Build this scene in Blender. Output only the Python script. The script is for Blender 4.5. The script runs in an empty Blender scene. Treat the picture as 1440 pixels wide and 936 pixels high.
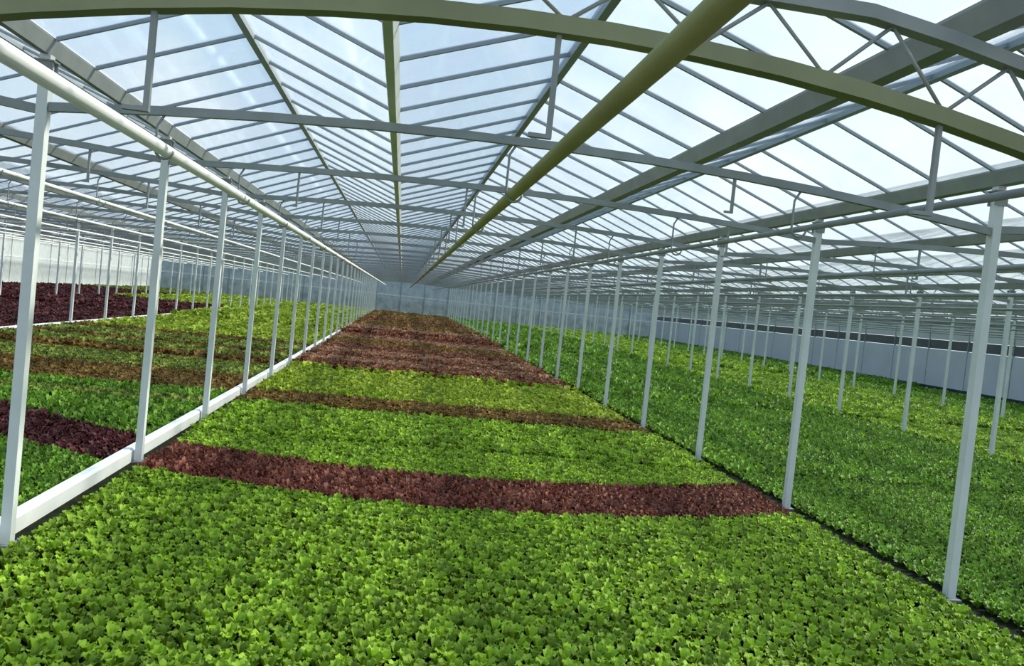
import bpy, bmesh, math, random
from mathutils import Matrix, Vector
random.seed(7)
scene = bpy.context.scene
COL = scene.collection

# ------------------------------------------------------------------ camera
YAW, PITCH, ROLL, FPX = .1406, -.0331, .1044, 1124.2
CAM_Z = 2.5
def cam_axes(y, p, r):
    cy, sy, cp, sp, cr, sr = math.cos(y), math.sin(y), math.cos(p), math.sin(p), math.cos(r), math.sin(r)
    Y = Matrix(((cy, -sy, 0), (sy, cy, 0), (0, 0, 1)))
    P = Matrix(((1, 0, 0), (0, cp, sp), (0, -sp, cp)))
    R = Matrix(((cr, 0, sr), (0, 1, 0), (-sr, 0, cr)))
    return R @ P @ Y
A = cam_axes(YAW, PITCH, ROLL)
cd = bpy.data.cameras.new('camera')
cam = bpy.data.objects.new('camera', cd); COL.objects.link(cam)
cd.sensor_fit = 'HORIZONTAL'; cd.sensor_width = 36.0; cd.lens = FPX / 1440 * 36
cd.clip_start = .05; cd.clip_end = 1000
cam.matrix_world = Matrix(((A[0][0], A[2][0], -A[1][0], 0), (A[0][1], A[2][1], -A[1][1], 0),
                           (A[0][2], A[2][2], -A[1][2], CAM_Z), (0, 0, 0, 1)))
scene.camera = cam

# ------------------------------------------------------------------ sky, sun, exposure
SUN_DIR = Vector((.74, .22, .62)).normalized()
wd = bpy.data.worlds.new('sky'); scene.world = wd; wd.use_nodes = True
nt = wd.node_tree; nt.nodes.clear()
def N(t, kind, **kw):
    n = t.nodes.new(kind)
    for k, v in kw.items():
        if k in n.inputs.keys() if isinstance(k, str) else False: n.inputs[k].default_value = v
        else: setattr(n, k, v)
    return n
out = N(nt, 'ShaderNodeOutputWorld'); bg = N(nt, 'ShaderNodeBackground')
tc = N(nt, 'ShaderNodeTexCoord')
sep = N(nt, 'ShaderNodeSeparateXYZ'); nt.links.new(tc.outputs['Generated'], sep.inputs[0])
ab = N(nt, 'ShaderNodeMath', operation='ABSOLUTE'); nt.links.new(sep.outputs['Z'], ab.inputs[0])
ramp = N(nt, 'ShaderNodeValToRGB'); nt.links.new(ab.outputs[0], ramp.inputs[0])
ramp.color_ramp.elements[0].position = 0; ramp.color_ramp.elements[0].color = (.62, .72, .80, 1)
ramp.color_ramp.elements[1].position = .75; ramp.color_ramp.elements[1].color = (.24, .47, .86, 1)
dot = N(nt, 'ShaderNodeVectorMath', operation='DOT_PRODUCT'); dot.inputs[1].default_value = SUN_DIR
nt.links.new(tc.outputs['Generated'], dot.inputs[0])
halo = N(nt, 'ShaderNodeMapRange', interpolation_type='SMOOTHSTEP')
halo.inputs[1].default_value = .46; halo.inputs[2].default_value = .92; halo.inputs[3].default_value = 0; halo.inputs[4].default_value = .62
nt.links.new(dot.outputs['Value'], halo.inputs[0])
nz = N(nt, 'ShaderNodeTexNoise'); nz.inputs['Scale'].default_value = 3.2; nz.inputs['Detail'].default_value = 6
nt.links.new(tc.outputs['Generated'], nz.inputs['Vector'])
cl = N(nt, 'ShaderNodeMapRange', interpolation_type='SMOOTHSTEP')
cl.inputs[1].default_value = .5; cl.inputs[2].default_value = .72; cl.inputs[3].default_value = 0; cl.inputs[4].default_value = .7
nt.links.new(nz.outputs[0], cl.inputs[0])
mx = N(nt, 'ShaderNodeMath', operation='MAXIMUM'); nt.links.new(halo.outputs[0], mx.inputs[0]); nt.links.new(cl.outputs[0], mx.inputs[1])
mixc = N(nt, 'ShaderNodeMix', data_type='RGBA'); nt.links.new(mx.outputs[0], mixc.inputs[0])
nt.links.new(ramp.outputs[0], mixc.inputs[6]); mixc.inputs[7].default_value = (.97, .98, 1.0, 1)
nt.links.new(mixc.outputs[2], bg.inputs[0]); bg.inputs[1].default_value = 1.15
nt.links.new(bg.outputs[0], out.inputs[0])
sd = bpy.data.lights.new('sun', 'SUN'); sd.energy = 4.6; sd.angle = math.radians(4); sd.color = (1, .95, .86)
sun = bpy.data.objects.new('sun', sd); COL.objects.link(sun)
sun.rotation_euler = SUN_DIR.to_track_quat('Z', 'Y').to_euler()
vs = scene.view_settings
scene.display_settings.display_device = 'sRGB'
vs.view_transform = 'Standard'; vs.look = 'None'; vs.exposure = 0.6; vs.gamma = 1.0; vs.use_curve_mapping = False
scene.cycles.transparent_max_bounces = 32
scene.cycles.max_bounces = 8

# ------------------------------------------------------------------ materials
def mat(name, col, rough=.6, metal=0., var=0., vscale=3., bump=0., transl=0.):
    m = bpy.data.materials.new(name); m.use_nodes = True; t = m.node_tree
    b = t.nodes['Principled BSDF']; b.inputs['Roughness'].default_value = rough; b.inputs['Metallic'].default_value = metal
    b.inputs['Base Color'].default_value = (*col, 1)
    if rough >= .9: b.inputs['Specular IOR Level'].default_value = .05
    if var or bump:
        g = N(t, 'ShaderNodeNewGeometry'); n = N(t, 'ShaderNodeTexNoise'); n.inputs['Scale'].default_value = vscale; n.inputs['Detail'].default_value = 4
        t.links.new(g.outputs['Position'], n.inputs['Vector'])
    if var:
        h = N(t, 'ShaderNodeHueSaturation'); h.inputs['Color'].default_value = (*col, 1)
        r = N(t, 'ShaderNodeMapRange'); r.inputs[1].default_value = .3; r.inputs[2].default_value = .7; r.inputs[3].default_value = 1 - var; r.inputs[4].default_value = 1 + var
        t.links.new(n.outputs[0], r.inputs[0]); t.links.new(r.outputs[0], h.inputs['Value']); t.links.new(h.outputs[0], b.inputs['Base Color'])
    if bump:
        bp = N(t, 'ShaderNodeBump'); bp.inputs['Strength'].default_value = bump; t.links.new(n.outputs[0], bp.inputs['Height']); t.links.new(bp.outputs[0], b.inputs['Normal'])
    return m
def leaf_mat(name, c1, c2, rnd=.42):
    """leaf colour varies from plant to plant and along slow patches of the crop"""
    m = bpy.data.materials.new(name); m.use_nodes = True; t = m.node_tree
    b = t.nodes['Principled BSDF']; b.inputs['Roughness'].default_value = .55; b.inputs['Specular IOR Level'].default_value = .25
    oi = N(t, 'ShaderNodeObjectInfo'); g = N(t, 'ShaderNodeNewGeometry')
    n = N(t, 'ShaderNodeTexNoise'); n.inputs['Scale'].default_value = .45; n.inputs['Detail'].default_value = 3
    t.links.new(g.outputs['Position'], n.inputs['Vector'])
    r = N(t, 'ShaderNodeMapRange'); r.inputs[1].default_value = .35; r.inputs[2].default_value = .65; t.links.new(n.outputs[0], r.inputs[0])
    mixf = N(t, 'ShaderNodeMath', operation='MULTIPLY_ADD'); t.links.new(oi.outputs['Random'], mixf.inputs[0]); mixf.inputs[1].default_value = .55
    mm = N(t, 'ShaderNodeMath', operation='MULTIPLY'); t.links.new(r.outputs[0], mm.inputs[0]); mm.inputs[1].default_value = .45
    t.links.new(mm.outputs[0], mixf.inputs[2])
    mc = N(t, 'ShaderNodeMix', data_type='RGBA'); t.links.new(mixf.outputs[0], mc.inputs[0])
    mc.inputs[6].default_value = (*c1, 1); mc.inputs[7].default_value = (*c2, 1)
    h = N(t, 'ShaderNodeHueSaturation'); t.links.new(mc.outputs[2], h.inputs['Color'])
    rr = N(t, 'ShaderNodeMapRange'); t.links.new(oi.outputs['Random'], rr.inputs[0]); rr.inputs[3].default_value = 1 - rnd; rr.inputs[4].default_value = 1 + rnd
    t.links.new(rr.outputs[0], h.inputs['Value'])
    t.links.new(h.outputs[0], b.inputs['Base Color'])
    tr = N(t, 'ShaderNodeBsdfTranslucent'); t.links.new(h.outputs[0], tr.inputs[0])
    ms = N(t, 'ShaderNodeMixShader'); ms.inputs[0].default_value = .3
    t.links.new(b.outputs[0], ms.inputs[1]); t.links.new(tr.outputs[0], ms.inputs[2])
    t.links.new(ms.outputs[0], t.nodes['Material Output'].inputs[0])
    return m
def glass_mat(name, tint, dust, refl=.42, dcol=(.82, .85, .85)):
    m = bpy.data.materials.new(name); m.use_nodes = True; t = m.node_tree; t.nodes.clear()
    o = N(t, 'ShaderNodeOutputMaterial'); tp = N(t, 'ShaderNodeBsdfTransparent'); tp.inputs[0].default_value = (*tint, 1)
    gl = N(t, 'ShaderNodeBsdfGlossy'); gl.inputs['Roughness'].default_value = .08
    fr = N(t, 'ShaderNodeFresnel'); fr.inputs[0].default_value = 1.45
    fm = N(t, 'ShaderNodeMath', operation='MULTIPLY'); t.links.new(fr.outputs[0], fm.inputs[0]); fm.inputs[1].default_value = refl
    m1 = N(t, 'ShaderNodeMixShader'); t.links.new(fm.outputs[0], m1.inputs[0]); t.links.new(tp.outputs[0], m1.inputs[1]); t.links.new(gl.outputs[0], m1.inputs[2])
    tl = N(t, 'ShaderNodeBsdfTranslucent'); tl.inputs[0].default_value = (*dcol, 1)
    df = N(t, 'ShaderNodeBsdfDiffuse'); df.inputs[0].default_value = (.7, .72, .72, 1)
    m0 = N(t, 'ShaderNodeMixShader'); m0.inputs[0].default_value = .3; t.links.new(tl.outputs[0], m0.inputs[1]); t.links.new(df.outputs[0], m0.inputs[2])
    m2 = N(t, 'ShaderNodeMixShader'); t.links.new(m1.outputs[0], m2.inputs[1]); t.links.new(m0.outputs[0], m2.inputs[2])
    g = N(t, 'ShaderNodeNewGeometry'); n = N(t, 'ShaderNodeTexNoise'); n.inputs['Scale'].default_value = 1.3; n.inputs['Detail'].default_value = 5
    t.links.new(g.outputs['Position'], n.inputs['Vector'])
    r = N(t, 'ShaderNodeMapRange'); r.inputs[1].default_value = .3; r.inputs[2].default_value = .7; r.inputs[3].default_value = dust * .6; r.inputs[4].default_value = dust * 1.4
    t.links.new(n.outputs[0], r.inputs[0]); t.links.new(r.outputs[0], m2.inputs[0])
    t.links.new(m2.outputs[0], o.inputs[0])
    return m
M = dict(
    soil=mat('dark_soil', (.016, .020, .010), 1., var=.4, vscale=6, bump=.4),
    ground=mat('outside_ground', (.30, .31, .24), .95, var=.2, vscale=.1),
    white=mat('white_paint', (.80, .81, .76), .42, var=.06, vscale=2),
    post=mat('post_paint', (.60, .63, .60), .5, var=.07, vscale=2),
    galv=mat('galvanised_steel', (.24, .26, .25), .55, var=.12, vscale=4),
    alu=mat('grey_aluminium', (.27, .31, .34), .5, var=.08, vscale=3),
    chord=mat('olive_steel', (.21, .22, .11), .6, var=.15, vscale=2),  # olive-grey tone for the lower chord of the front girder
    pipe=mat('white_in_green_shade', (.25, .255, .085), .5, var=.12, vscale=2),  # shade and green bounce from the crop, painted as olive on a white pipe
    kerbdark=mat('dark_kerb', (.035, .055, .045), .9, var=.2, vscale=2),
    upper=mat('grey_upper_panel', (.44, .46, .45), .6, var=.06, vscale=.6),
    panel=mat('blue_grey_panel', (.44, .47, .51), .6, var=.06, vscale=.6),
    dark=mat('dark_glazing', (.06, .07, .08), .3, var=.2, vscale=1),
    glass=glass_mat('dusty_roof_glass', (.97, .99, .985), .12),
    wallglass=glass_mat('milky_wall_glass', (.95, .94, .88), .5, .3, (.95, .90, .80)),
    backglass=glass_mat('bluish_wall_glass', (.24, .30, .32), .22),
    green=leaf_mat('lettuce_green', (.17, .31, .014), (.27, .41, .028)),
    deep=leaf_mat('lettuce_deep_green', (.105, .235, .018), (.17, .31, .028)),
    yellow=leaf_mat('lettuce_yellow_green', (.24, .36, .02), (.33, .40, .035)),
    olive=leaf_mat('lettuce_olive', (.165, .215, .03), (.21, .26, .038)),
    red=leaf_mat('lettuce_red', (.17, .040, .026), (.22, .085, .05)),
    maroon=leaf_mat('lettuce_maroon', (.07, .014, .014), (.10, .026, .022)),
    rust=leaf_mat('lettuce_rust', (.17, .055, .025), (.22, .09, .04)),
    brown=leaf_mat('lettuce_brown', (.15, .085, .016), (.20, .12, .022)),
    pink=leaf_mat('lettuce_pink', (.29, .13, .07), (.33, .19, .10)),
)

# ------------------------------------------------------------------ helpers
def link(name, mesh, m, parent=None, loc=None):
    o = bpy.data.objects.new(name, mesh); COL.objects.link(o)
    if m is not None and not mesh.materials: mesh.materials.append(m)
    if parent is not None: o.parent = parent
    if loc is not None: o.location = loc
    return o
class MB:
    def __init__(s): s.v = []; s.f = []; s.smooth = []
    def box(s, x0, x1, y0, y1, z0, z1):
        b = len(s.v); s.v += [(x0, y0, z0), (x1, y0, z0), (x1, y1, z0), (x0, y1, z0), (x0, y0, z1), (x1, y0, z1), (x1, y1, z1), (x0, y1, z1)]
        s.f += [tuple(b + i for i in q) for q in ((0, 3, 2, 1), (4, 5, 6, 7), (0, 1, 5, 4), (1, 2, 6, 5), (2, 3, 7, 6), (3, 0, 4, 7))]; s.smooth += [0] * 6; return s
    def prism(s, poly, y0, y1):
        """x-z outline swept along y"""
        b = len(s.v); n = len(poly); s.v += [(x, y0, z) for x, z in poly] + [(x, y1, z) for x, z in poly]
        s.f += [tuple(b + i for i in range(n)), tuple(b + n + i for i in reversed(range(n)))]
        s.f += [(b + (i + 1) % n, b + i, b + n + i, b + n + (i + 1) % n) for i in range(n)]; s.smooth += [0] * (n + 2); return s
    def tube(s, pts, r, n=8, sq=False):
        b = len(s.v); pts = [Vector(p) for p in pts]; k = 4 if sq else n
        for i, p in enumerate(pts):
            d = (pts[min(i + 1, len(pts) - 1)] - pts[max(i - 1, 0)]).normalized()
            u = d.cross(Vector((0, 1, 0)) if abs(d.y) < .9 else Vector((0, 0, 1))).normalized(); w = d.cross(u)
            for j in range(k):
                a = 2 * math.pi * (j + (.5 if sq else 0)) / k; rr = r * (1.414 if sq else 1)
                q = p + u * math.cos(a) * rr + w * math.sin(a) * rr; s.v.append(tuple(q))
        m = len(pts)
        for i in range(m - 1):
            for j in range(k):
                s.f.append((b + i * k + j, b + i * k + (j + 1) % k, b + (i + 1) * k + (j + 1) % k, b + (i + 1) * k + j)); s.smooth.append(0 if sq else 1)
        s.f.append(tuple(b + j for j in reversed(range(k)))); s.f.append(tuple(b + (m - 1) * k + j for j in range(k))); s.smooth += [0, 0]; return s
    def mesh(s, name='mesh'):
        me = bpy.data.meshes.new(name); me.from_pydata(s.v, [], s.f); me.polygons.foreach_set('use_smooth', [bool(q) for q in s.smooth])
        me.update(); return me
    def build(s, name, m, parent=None): return link(name, s.mesh(name), m, parent)
def tag(o, label=None, cat=None, group=None, kind=None):
    if label: o['label'] = label
    if cat: o['category'] = cat
    if group: o['group'] = group
    if kind: o['kind'] = kind
    return o
def empty(name, loc=(0, 0, 0), **kw):
    o = bpy.data.objects.new(name, None); COL.objects.link(o); o.location = loc; o.empty_display_size = .1
    return tag(o, **kw)
ORD = 'first second third fourth fifth sixth seventh eighth ninth tenth eleventh twelfth'.split()

# ------------------------------------------------------------------ greenhouse grid
BAY, XL = 8.94, -3.15                 # post rows every 8.94 m, three roof spans to a bay
XR = XL + BAY
W3 = BAY / 3
S, D0 = 3.49, 7.33                    # distance between posts along a row
YB, YE = -3.0, 101.5
GZ = 4.28                             # gutter centre
RIDGE = 4.88
XW0, XW1 = XL - 3 * BAY, XR + 3 * BAY # side walls
frames = [D0 + k * S for k in range(-1, 27)]

# floor and outside ground
tag(MB().box(XW0, XW1, YB, YE, -.2, 0).build('floor', M['soil']), kind='structure')
tag(MB().box(-260, 260, -120, 420, -.5, -.21).build('ground', M['ground']), kind='structure')

# ---- roof: one ceiling of panes and bars carried by ridges and gutters
ceiling = empty('ceiling', kind='structure')
def gx(k): return XL + k * W3 + {0: 0, 1: -.09, 2: .13}[k % 3]
spans = list(range(-9, 12))                                   # each span lies between gutters k and k + 1
BARS = S / 4
def slope_pts(k, side, dx=0):
    a, b = gx(k) - dx, gx(k + 1) - dx; xm = (a + b) / 2
    return ((a + .06, GZ + .07), (xm, RIDGE)) if side == 0 else ((xm, RIDGE), (b - .06, GZ + .07))
def pane_geo(mb, k, side, y0, y1, dx=0):
    (xa, za), (xb, zb) = slope_pts(k, side, dx)
    t = .006; mb.prism([(xa, za), (xb, zb), (xb, zb + t), (xa, za + t)], y0, y1)
def bar_geo(mb, k, side, y, dx=0):
    (xa, za), (xb, zb) = slope_pts(k, side, dx)
    mb.prism([(xa, za - .026), (xb, zb - .026), (xb, zb + .012), (xa, za + .012)], y - .014, y + .014)
nrow = int((YE - YB) / BARS)
near_spans = [-1, 0, 1, 2, 3]
pm, bmh = {}, {}
for ph in (0, 1, 2):
    for side in (0, 1):
        m_ = MB(); pane_geo(m_, ph, side, .016, BARS - .016, gx(ph)); me_ = pm[ph, side] = m_.mesh('pane'); me_.materials.append(M['glass'])
        m_ = MB(); bar_geo(m_, ph, side, 0, gx(ph)); me_ = bmh[ph, side] = m_.mesh('glazing_bar'); me_.materials.append(M['alu'])
far_glass, far_bars = MB(), MB()
for k in spans:                                                  # span number counted from the kerb row of posts
    for side in (0, 1):
        far_from = None
        for r in range(nrow):
            y = D0 - 3 * S + (r - int((D0 - 3 * S - YB) / BARS)) * BARS
            lim = {-1: 22, 0: 34, 1: 36, 2: 36, 3: 22}.get(k, 0)
            lo = {-1: 8, 0: 3, 1: 2.2, 2: 2.2, 3: 6}.get(k, 0)
            if lo < y < lim:
                link('pane', pm[k % 3, side], None, ceiling, (gx(k), y, 0)); link('glazing_bar', bmh[k % 3, side], None, ceiling, (gx(k), y, 0))
            else:
                if y < YB - .5 or y + BARS > YE + .5: continue
                bar_geo(far_bars, k, side, y)
                pane_geo(far_glass, k, side, y + .016, y + BARS - .016)
tag(far_glass.build('pane_field', M['glass'], ceiling), kind='stuff')
tag(far_bars.build('glazing_bar_field', M['alu'], ceiling), kind='stuff')
for k in spans:
    xm = (gx(k) + gx(k + 1)) / 2
    MB().prism([(xm - .035, RIDGE - .06), (xm + .035, RIDGE - .06), (xm + .045, RIDGE + .02), (xm, RIDGE + .045), (xm - .045, RIDGE + .02)], YB, YE).build('ridge', M['alu'], ceiling)

# ---- gutters
for i in range(22):
    k = i - 9
    x = gx(k)
    lab = {0: 'grey galvanised gutter above the post row that stands on the white kerb',
           1: 'narrow grey gutter seen from straight below, running down the middle of the glass roof',
           2: 'broad grey gutter crossing under the white sky between the olive-shaded pipe and the side posts',
           3: 'grey gutter carried by the tall post row at the edge of the plain green bay'}.get(k)
    hw = .06 if k == 1 else (.05 if k <= 0 and k % 3 == 0 else .10)
    g = MB().prism([(x - hw * .55, GZ - .08), (x + hw * .55, GZ - .08), (x + hw, GZ + .05), (x + hw, GZ + .07), (x + hw * .8, GZ + .07), (x + hw * .45, GZ - .055),
                    (x - hw * .45, GZ - .055), (x - hw * .8, GZ + .07), (x - hw, GZ + .07), (x - hw, GZ + .05)], YB, YE).build('roof_gutter', M['post' if k == 1 else 'galv'])
    if lab: tag(g, lab, 'gutter', 'long roof gutters')
    else: tag(g, (f'grey roof gutter, {ORD[-k - 1]} past the kerb row counting towards the pale glass wall' if k < 0 else f'grey roof gutter, {ORD[k - 4]} past the tall side posts counting towards the blue-grey wall'), 'gutter', 'gutters over the red bays' if k < 0 else 'gutters over the side green bays')

# ---- posts
POSTH = GZ - .08
def in_frame(x, y, z):
    q = A @ Vector((x, y, z - CAM_Z)); return abs(q.x / q.y) * FPX < 722 and abs(q.z / q.y) * FPX < 468
def post_meshes():
    shaft = MB().box(-.043, .043, -.045, .045, .02, POSTH).mesh('shaft'); shaft.materials.append(M['post'])
    base = MB().box(-.085, .085, -.085, .085, 0, .02); base.tube([(.064, .064, .02), (.064, .064, .045)], .012, 6); base.tube([(-.064, -.064, .02), (-.064, -.064, .045)], .012, 6)
    base = base.mesh('base_plate'); base.materials.append(M['galv'])
    cap = MB().box(-.08, .08, -.06, .06, POSTH - .06, POSTH - .045).box(-.07, .07, -.054, -.046, POSTH - .2, POSTH - .06).box(-.07, .07, .046, .054, POSTH - .2, POSTH - .06).mesh('head_bracket'); cap.materials.append(M['galv'])
    return shaft, base, cap
shaft_m, base_m, cap_m = post_meshes()
rows = {-3: None, -2: 'amid the dark maroon crop', -1: 'along the pale kerb before dark maroon crop', 0: 'on the long white kerb', 1: 'at the edge of the plain green bay',
        2: 'amid the plain green bays', 3: 'close to the blue-grey wall'}
for rk in (-2, -1, 0, 1, 2, 3):
    x = XL + rk * BAY
    start = next(i - 1 for i, y in enumerate(frames) if any(in_frame(x, y, z) for z in (0, 1, 2, 3)))
    for i, y in enumerate(frames):
        n = i - 1                                               # n = 0: first post that the photograph shows
        if rk in (0, 1) and n < 0: continue
        if n < -1: continue
        if n < start - 1: continue
        p = empty('support_post', (x, y, 0))
        where = rows[rk]
        q = n - start
        most = 9 if rk in (0, 1) else 4
        if q < 0: tag(p, f'steel post {where}, ahead of the first in view', 'post', f'unseen posts {where}')
        elif q < most:
            tag(p, f'{"tall " if q < 4 else ""}pale steel post, {ORD[q]} of the row {where}', 'post', f'posts {where}')
        else: tag(p, f'thin far-off post of the row {where}', 'post', f'far posts {where}')
        link('shaft', shaft_m, None, p); link('base_plate', base_m, None, p); link('head_bracket', cap_m, None, p)

# ---- girders: one across the house at every post
def chord_z(i, x):
    """height of the lower chord: arched from post row to post row"""
    b = math.floor((x - XL) / BAY); xx = x - b * BAY
    if i == 0:
        q = min(xx, 3.2); return 3.861 - .044 * (q - .73) ** 2 - max(0, xx - 3.2) * .217
    zm, cam_, ap = (4.01, .013, 1.2) if i == 1 else (4.055, .0085, 1.4)
    return zm - cam_ * (xx - ap) ** 2
def chord_bar(x0, x1, zf, h, y, t, n=14):
    m = MB(); pts = []
    for i in range(n + 1):
        x = x0 + (x1 - x0) * i / n; pts.append((x, zf(x)))
    for x, z in pts: m.v += [(x, y - t, z - h / 2), (x, y + t, z - h / 2), (x, y + t, z + h / 2), (x, y - t, z + h / 2)]
    for i in range(n):
        o = 4 * i
        for j in range(4): m.f.append((o + j, o + (j + 1) % 4, o + 4 + (j + 1) % 4, o + 4 + j)); m.smooth.append(0)
    m.f += [(0, 3, 2, 1), tuple(4 * n + j for j in range(4))]; m.smooth += [0, 0]
    return m
def hanger(girder, x, y, z0, z1, foot=.10):
    m = MB().box(x - .013, x + .013, y - .013, y + .013, z1, z0).box(x - foot, x + .013, y - .016, y + .016, z1 - .02, z1)
    return m.build('hanger', M['galv'], girder)
def hook(girder, x, y, z0, zp):
    pts = [(x - .02, y, z0)] + [(x - .075, y, z0 - .1)] + [(x - .075 * math.cos(a), y, zp - .075 * math.sin(a)) for a in [i * math.pi / 8 for i in range(0, 9)]]
    return MB().tube(pts, .012, 6).build('pipe_hook', M['galv'], girder)
PIPES = {0: -2.15, 1: .92, 2: 3.72}
PZ = 3.53
allpipes = [PIPES.get(k, -2.15 + k * 2.98) for k in range(-8, 12)]
GM = {}
for i, y in enumerate(frames):
    n = i - 1
    far = n > 9
    g = empty('roof_girder', (0, 0, 0))
    if i == 0: tag(g, 'deep olive steel lattice girder arching over the front of the crop under the roof', 'girder', 'cross girders')
    elif i <= 5: tag(g, f'single grey steel cross girder, {ORD[i - 1]} behind the deep lattice girder', 'girder', 'cross girders')
    else: tag(g, 'thin far-off grey cross girder among many under the roof', 'girder', 'far cross girders')
    for b in range(-3, 4):
        x0 = XL + b * BAY; x1 = x0 + BAY
        if i == 0:
            if b not in (0, 1): continue
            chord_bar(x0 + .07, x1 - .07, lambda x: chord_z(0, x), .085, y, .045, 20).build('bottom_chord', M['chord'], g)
            top = lambda x: min(4.165, chord_z(0, x) + .40)
            chord_bar(x0 + .07, x1 - .07, top, .07, y, .04, 20).build('top_chord', M['galv'], g)
            nw = 26
            for j in range(nw):
                xa = x0 + .1 + (BAY - .2) * j / nw; xb = x0 + .1 + (BAY - .2) * (j + 1) / nw
                za, zb = (chord_z(0, xa) + .03, top(xb) - .03) if j % 2 else (top(xa) - .03, chord_z(0, xb) + .03)
                MB().tube([(xa, y, za), (xb, y, zb)], .011, 6).build('lattice_bar', M['galv'], g)
        else:
            chord_bar(x0 + .05, x1 - .05, lambda x: chord_z(i, min(max(x, x0), x1 - 1e-4)), .075, y, .03, 10).build('chord', M['galv'], g)
    if i == 0:
        for x, z1 in ((-1.22, 3.22), (.62, 3.34), (2.65, 3.21)):
            hanger(g, x, y, chord_z(0, x) - .03, z1)
    elif n < 8:
        xs = {1: (-3.76 - .3, -1.48, .72, 4.45, 7.4), 0: (3.02, 6.6)}.get(n, (-4.4, -1.5, .72, 3.0, 6.6, 9.6))
        for x in xs:
            hanger(g, x, y, chord_z(i, x) - .03, {0: 3.62}.get(n, 3.52), .07)
    if 0 <= n < 10:
        for x in [p for p in allpipes if -16 < p < 18]:
            hook(g, x, y, chord_z(i, x) - .03, PZ)

# ---- overhead pipes
for k, x in zip(range(-8, 12), allpipes):
    m = MB().tube([(x, YB, PZ), (x, 30, PZ), (x, 60, PZ), (x, YE - .4, PZ)], .055 if k in (0, 1) else .03, 12)
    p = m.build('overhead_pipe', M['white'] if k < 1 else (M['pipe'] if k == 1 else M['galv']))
    lab = {0: 'sunlit white overhead pipe sloping down towards the far end above the kerb', 1: 'thick overhead pipe coloured olive for green-tinted shade, in the middle of the roof, nearly under the centre gutter',
           2: 'grey overhead pipe hung just inside the tall side posts', -1: 'white overhead pipe hung over the striped bay behind the kerb posts'}.get(k)
    if lab: tag(p, lab, 'pipe', 'overhead pipes')
    elif k < 0: tag(p, f'white overhead pipe, {ORD[-k - 1]} past the kerb row counting towards the pale glass wall', 'pipe', 'pipes over the red bays')
    else: tag(p, f'grey overhead pipe, {ORD[k - 3]} past the tall side posts counting towards the blue-grey wall', 'pipe', 'pipes over the green bays')

# ---- white kerbs
def kerb(x, w, h, lab, y0=YB, mt='white'):
    c = w / 2
    tag(MB().prism([(x - c, .0), (x + c, .0), (x + c, h - .03), (x + c - .03, h), (x - c + .03, h), (x - c, h - .03)], y0, YE - .4).build('kerb', M[mt]), lab, 'kerb', 'kerbs along the post rows')
kerb(XL - .14, .14, .17, 'long white kerb along the feet of the first post row, crop on both sides')
kerb(XL - BAY - .17, .2, .2, 'pale kerb along the feet of the posts before the red-leaved bays')

# ---- walls
def wall(name, along, fixed, a0, a1, bands, step, mull, thick=.05):
    root = empty(name, kind='structure')
    n = max(1, round((a1 - a0) / step)); st = (a1 - a0) / n
    def bx(p0, p1, z0, z1, t): return (MB().box(fixed - t, fixed + t, p0, p1, z0, z1) if along == 'y' else MB().box(p0, p1, fixed - t, fixed + t, z0, z1))
    for nm, z0, z1, mt, t, pieces in bands:
        if not pieces: bx(a0, a1, z0, z1, t).build(nm, M[mt], root); continue
        for j in range(n): bx(a0 + j * st + .03, a0 + (j + 1) * st - .03, z0 + .01, z1 - .01, t).build(nm, M[mt], root)
    for j in range(n + 1): bx(a0 + j * st - .03, a0 + j * st + .03, bands[0][2], bands[-1][2], thick).build('mullion', M[mull], root)
    return root
wall('wall_left', 'y', XW0 - .1, YB, YE, [('wall_base', 0, .35, 'white', .09, False), ('wall_pane', .35, 2.3, 'wallglass', .01, True), ('rail', 2.3, 2.4, 'post', .05, False), ('wall_pane', 2.4, 4.3, 'wallglass', .01, True)], S, 'post')
wall('wall_right', 'y', XW1 + .1, YB, YE, [('wall_base', 0, .35, 'kerbdark', .14, False), ('wall_panel', .35, 2.62, 'panel', .04, True), ('window_strip', 2.62, 3.2, 'dark', .02, True), ('wall_panel', 3.2, 4.3, 'upper', .03, True)], S, 'galv')
wall('wall_back', 'x', YE + .1, XW0, XW1, [('wall_base', 0, .35, 'panel', .09, False), ('wall_pane', .35, 2.3, 'backglass', .01, True), ('rail', 2.3, 2.4, 'galv', .05, False), ('wall_pane', 2.4, 4.3, 'backglass', .01, True)], W3, 'galv')
gab = MB()
for k in spans:
    x0, x1 = gx(k), gx(k + 1); xm = (x0 + x1) / 2; ya, yb = YE + .1, YE + .13
    b = len(gab.v); gab.v += [(x0, ya, 4.3), (x1, ya, 4.3), (xm, ya, RIDGE), (x0, yb, 4.3), (x1, yb, 4.3), (xm, yb, RIDGE)]
    gab.f += [(b, b + 1, b + 2), (b + 5, b + 4, b + 3), (b, b + 3, b + 4, b + 1), (b + 1, b + 4, b + 5, b + 2), (b + 2, b + 5, b + 3, b)]; gab.smooth += [0] * 5
tag(gab.build('gable_pane', M['backglass'], bpy.data.objects['wall_back']), kind='stuff')

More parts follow.
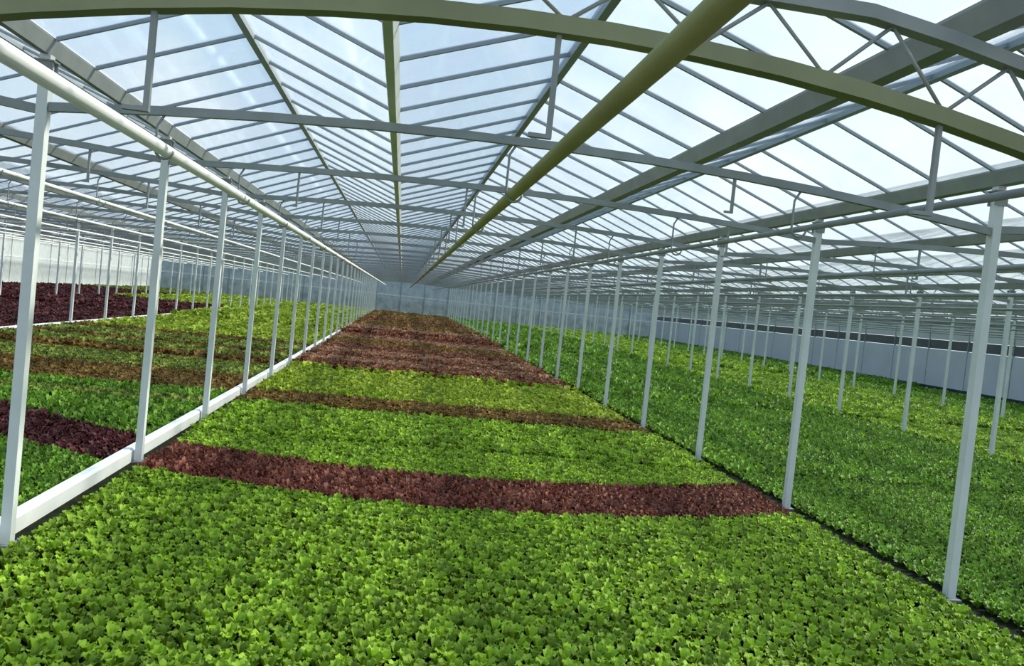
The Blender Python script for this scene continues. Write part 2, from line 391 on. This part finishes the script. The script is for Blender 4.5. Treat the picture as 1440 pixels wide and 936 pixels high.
# ------------------------------------------------------------------ crops
def plant_mesh(name, m, leaves=8, h=.125, r=.082, seed=0):
    rnd = random.Random(seed); v, f = [], []
    for i in range(leaves):
        ring = i % 3; a = i * 2.399 + rnd.uniform(-.2, .2)
        L = r * (1.15, .9, .55)[ring] * rnd.uniform(.85, 1.15); up = h * (.62, .9, 1.15)[ring] * rnd.uniform(.85, 1.15); w = r * .52 * rnd.uniform(.8, 1.2)
        ca, sa = math.cos(a), math.sin(a); b = len(v)
        for (d, z, ww) in ((.08, .10, .25), (.5, .72, 1.0), (.85, 1.0, .85), (1.08, .88, .22)):
            for s_ in (-1, 0, 1):
                x = d * L; yy = s_ * w * ww; zz = z * up - (.10 * up if s_ == 0 else 0) + rnd.uniform(-.006, .006)
                v.append((x * ca - yy * sa, x * sa + yy * ca, zz))
        for q in range(3):
            for c in range(2): f.append((b + q * 3 + c, b + q * 3 + c + 1, b + q * 3 + 4 + c, b + q * 3 + 3 + c))
    b = len(v); v += [(0.012, 0, 0), (-.006, .01, 0), (-.006, -.01, 0), (0, 0, h * .5)]; f += [(b, b + 1, b + 3), (b + 1, b + 2, b + 3), (b + 2, b, b + 3)]
    me = bpy.data.meshes.new(name); me.from_pydata(v, [], f); me.materials.append(m); me.polygons.foreach_set('use_smooth', [True] * len(f)); me.update()
    return me
PM = {k: plant_mesh('lettuce_' + k, M[k], seed=i) for i, k in enumerate(('green', 'deep', 'yellow', 'olive', 'red', 'maroon', 'brown', 'pink', 'rust'))}
trees = {}
def scatter_tree(src, scale):
    key = (src.name, round(scale, 2))
    if key in trees: return trees[key]
    t = bpy.data.node_groups.new('scatter', 'GeometryNodeTree')
    t.interface.new_socket('Geometry', in_out='INPUT', socket_type='NodeSocketGeometry'); t.interface.new_socket('Geometry', in_out='OUTPUT', socket_type='NodeSocketGeometry')
    gi = t.nodes.new('NodeGroupInput'); go = t.nodes.new('NodeGroupOutput')
    oi = t.nodes.new('GeometryNodeObjectInfo'); oi.inputs['Object'].default_value = src; oi.transform_space = 'ORIGINAL'
    ip = t.nodes.new('GeometryNodeInstanceOnPoints')
    rv = t.nodes.new('FunctionNodeRandomValue'); rv.data_type = 'FLOAT_VECTOR'; rv.inputs[0].default_value = (-.12, -.12, 0); rv.inputs[1].default_value = (.12, .12, 6.283)
    rs = t.nodes.new('FunctionNodeRandomValue'); rs.data_type = 'FLOAT'
    a_, b_ = [s_ for s_ in rs.inputs if s_.type == 'VALUE' and s_.enabled][:2]
    a_.default_value = .78 * scale; b_.default_value = 1.15 * scale
    rout = [s_ for s_ in rs.outputs if s_.enabled][0]; vout = [s_ for s_ in rv.outputs if s_.enabled][0]
    t.links.new(gi.outputs[0], ip.inputs['Points']); t.links.new(oi.outputs['Geometry'], ip.inputs['Instance'])
    t.links.new(vout, ip.inputs['Rotation']); t.links.new(rout, ip.inputs['Scale']); t.links.new(ip.outputs[0], go.inputs[0])
    trees[key] = t; return t
first_of = {}
MARGIN = .16
CURVE, XC = .053, 1.32
def edge(d, x, bend): return d + bend * (max(-9.5, x - XC)) ** 2
def two(b): return b if isinstance(b, tuple) else (b, b)
def rows_points(x0, x1, d0, d1, bend, sp, lo, hi):
    """plants on a staggered grid between two bed edges"""
    pts = []; y = math.floor(max(d0, lo) / sp) * sp
    ba, bb = two(bend); ymax = max(edge(d1, x0, bb), edge(d1, x1, bb), d1)
    ymax = min(ymax, hi)
    while y < ymax:
        x = x0 + (sp / 2 if round(y / sp) % 2 else 0)
        while x < x1:
            px, py = x + random.uniform(-.12, .12) * sp, y + random.uniform(-.12, .12) * sp
            if lo <= py < hi and edge(d0, px, ba) <= py < edge(d1, px, bb): pts.append((px, py))
            x += sp
        y += sp * .9
    return pts
def visible(p):
    d = Vector((p[0], p[1], .1 - CAM_Z)); q = A @ d
    return q.y > .3 and abs(q.x / q.y) * FPX < 1500 and abs(q.z / q.y) * FPX < 1000
def bed(kind, x0, x1, d0, d1, label, bend=0., single=0, slabel=None, sgroup=None, hole=None):
    x0 += MARGIN; x1 -= MARGIN
    bands = [(0, 13, .108, .70), (13, 24, .16, 1.02), (24, 45, .27, 1.7), (45, 102, .46, 2.8)]
    near_singles = []
    groups = []
    for lo, hi, sp, sc in bands:
        if d0 >= hi or d1 + 12 * (bend != 0) <= lo: continue
        pts = rows_points(x0, x1, d0, d1, bend, sp, lo, hi)
        pts = [p for p in pts if p[1] < YE - .6 and visible((p[0], p[1]))] if d0 < 40 else pts
        if pts: groups.append((sp, sc, pts))
    if not groups: return
    if single:
        sp, sc, pts = groups[0]
        pts.sort(key=lambda p: p[0] ** 2 + p[1] ** 2 + 6.2)
        near, groups[0] = pts[:single], (sp, sc, pts[single:])
        for px, py in near:
            o = bpy.data.objects.new('red_lettuce' if kind in ('red', 'maroon') else 'green_lettuce', PM[kind]); COL.objects.link(o); o.location = (px, py, 0)
            o.rotation_euler = (random.uniform(-.12, .12), random.uniform(-.12, .12), random.uniform(0, 6.28)); s_ = random.uniform(.8, 1.15) * sc; o.scale = (s_,) * 3
            tag(o, slabel, 'lettuce', sgroup)
            first_of.setdefault(kind, o)
    root = None
    src = first_of.get(kind)
    if src is None:                                              # one plant of this kind stands on its own and lends its mesh to the rest
        sp, sc, pts = groups[0]; px, py = pts.pop(len(pts) // 2)
        src = bpy.data.objects.new('lettuce_plant', PM[kind]); COL.objects.link(src); src.location = (px, py, 0); src.scale = (sc,) * 3
        tag(src, 'one plant of the ' + label, 'lettuce'); first_of[kind] = src
    for sp, sc, pts in groups:
        if not pts: continue
        me = bpy.data.meshes.new('crop'); me.from_pydata([(p[0], p[1], 0) for p in pts], [], [])
        if root is None:
            o = root = tag(bpy.data.objects.new('lettuce_crop', me), label, 'crop', 'crop bands', 'stuff')
        else:
            o = bpy.data.objects.new('crop_rows', me); o.parent = root; o['kind'] = 'stuff'
        COL.objects.link(o)
        md = o.modifiers.new('scatter', 'NODES'); md.node_group = scatter_tree(src, sc)

B0, B1 = XL, XR
# middle bay
bed('green', B0, B1, 4.3, 9.32, 'broad bright green lettuce crop in front of the red band', CURVE, 230, 'small bright green lettuce plant in the front rows of the middle bay', 'front rows of green lettuce')
bed('red', B0, B1, 9.32, 11.02, 'curved dark red lettuce band crossing the middle bay', CURVE, 220, 'small dark red lettuce plant at the front edge of the curved red band', 'front rows of red lettuce')
bed('green', B0, B1, 11.02, 16.3, 'bright green lettuce crop just behind the red band', (CURVE, 0.01))
bed('brown', B0, B1, 16.6, 18.3, 'thin brownish lettuce strip behind two green crops of the middle bay')
bed('yellow', B0, B1, 18.3, 24.4, 'yellow-green lettuce crop between the brown strip and the far red stripes')
d = 24.4
wid = [(2.2, 'rust'), (1.6, 'pink'), (2.0, 'rust'), (2.2, 'pink'), (3.4, 'rust'), (3.6, 'brown'), (3.4, 'pink'), (6, 'rust'), (5, 'pink'), (10, 'brown'), (8, 'rust'), (30, 'brown')]
for i, (w_, kd) in enumerate(wid):
    bed(kd, B0, B1, d, min(d + w_, 100.8), f'{ {"rust": "rust red", "pink": "pale pinkish", "brown": "red-brown"}[kd]} lettuce stripe, {ORD[i]} of the far red stripes'); d += w_
# striped bay behind the kerb
L0, L1 = XL - BAY, XL - .15
bed('deep', L0, L1, 4.3, 9.32, 'green lettuce behind the kerb, in front of its red band', CURVE, 20, 'small green lettuce plant behind the white kerb, in front of the red band', 'green lettuce behind the kerb')
bed('maroon', L0, L1, 9.32, 11.02, 'dark maroon lettuce band behind the white kerb', CURVE, 70, 'small maroon lettuce plant in the dark band behind the white kerb', 'maroon lettuce behind the kerb')
bed('deep', L0, L1, 11.02, 15.6, 'green lettuce behind the maroon band of the striped bay', (CURVE, 0))
seq = [(15.6, 16.3, 'olive', 'thin olive strip, first behind the maroon band of the striped bay'), (16.3, 17.5, 'deep', 'narrow green strip before the broad dark brown strip of the striped bay'),
       (17.5, 20.7, 'brown', 'broad dark brown strip, widest brown one of the striped bay'), (20.7, 23.6, 'olive', 'first broad olive strip, behind the widest brown strip of the striped bay'),
       (23.6, 25.0, 'brown', 'second brown strip of the striped bay'), (25.0, 27.0, 'olive', 'second olive strip of the striped bay'), (27.0, 28.2, 'brown', 'third brown strip of the striped bay'),
       (28.2, 31.0, 'olive', 'third olive strip of the striped bay'), (31.0, 32.6, 'brown', 'last brown strip of the striped bay'), (32.6, 100.8, 'yellow', 'yellow-green crop filling the far part of the striped bay')]
for a, b, kd, lb in seq: bed(kd, L0, L1, a, b, lb)
# red-leaved bays by the pale wall
bed('maroon', XL - 2 * BAY, XL - BAY - .15, 22, 62, 'wide dark maroon crop behind the pale kerb')
bed('yellow', XL - 2 * BAY, XL - BAY - .15, 62, 100.8, 'green crop at the far end of the bay behind the pale kerb')
bed('maroon', XL - 3 * BAY, XL - 2 * BAY, 34, 80, 'wide dark maroon crop along the pale glass wall')
bed('olive', XL - 3 * BAY, XL - 2 * BAY, 80, 100.8, 'olive crop at the far end along the pale glass wall')
# plain green bays
bed('deep', XR, XR + BAY, 4.3, 100.8, 'plain deep green crop beside the tall side posts', 0, 50, 'small deep green lettuce plant beside the tall side posts', 'deep green lettuce by the side posts')
bed('green', XR + BAY, XR + 2 * BAY, 8, 100.8, 'plain green crop in the second bay beyond the tall side posts')
bed('deep', XR + 2 * BAY, XR + 3 * BAY - .5, 16, 100.8, 'plain green crop along the blue-grey wall')
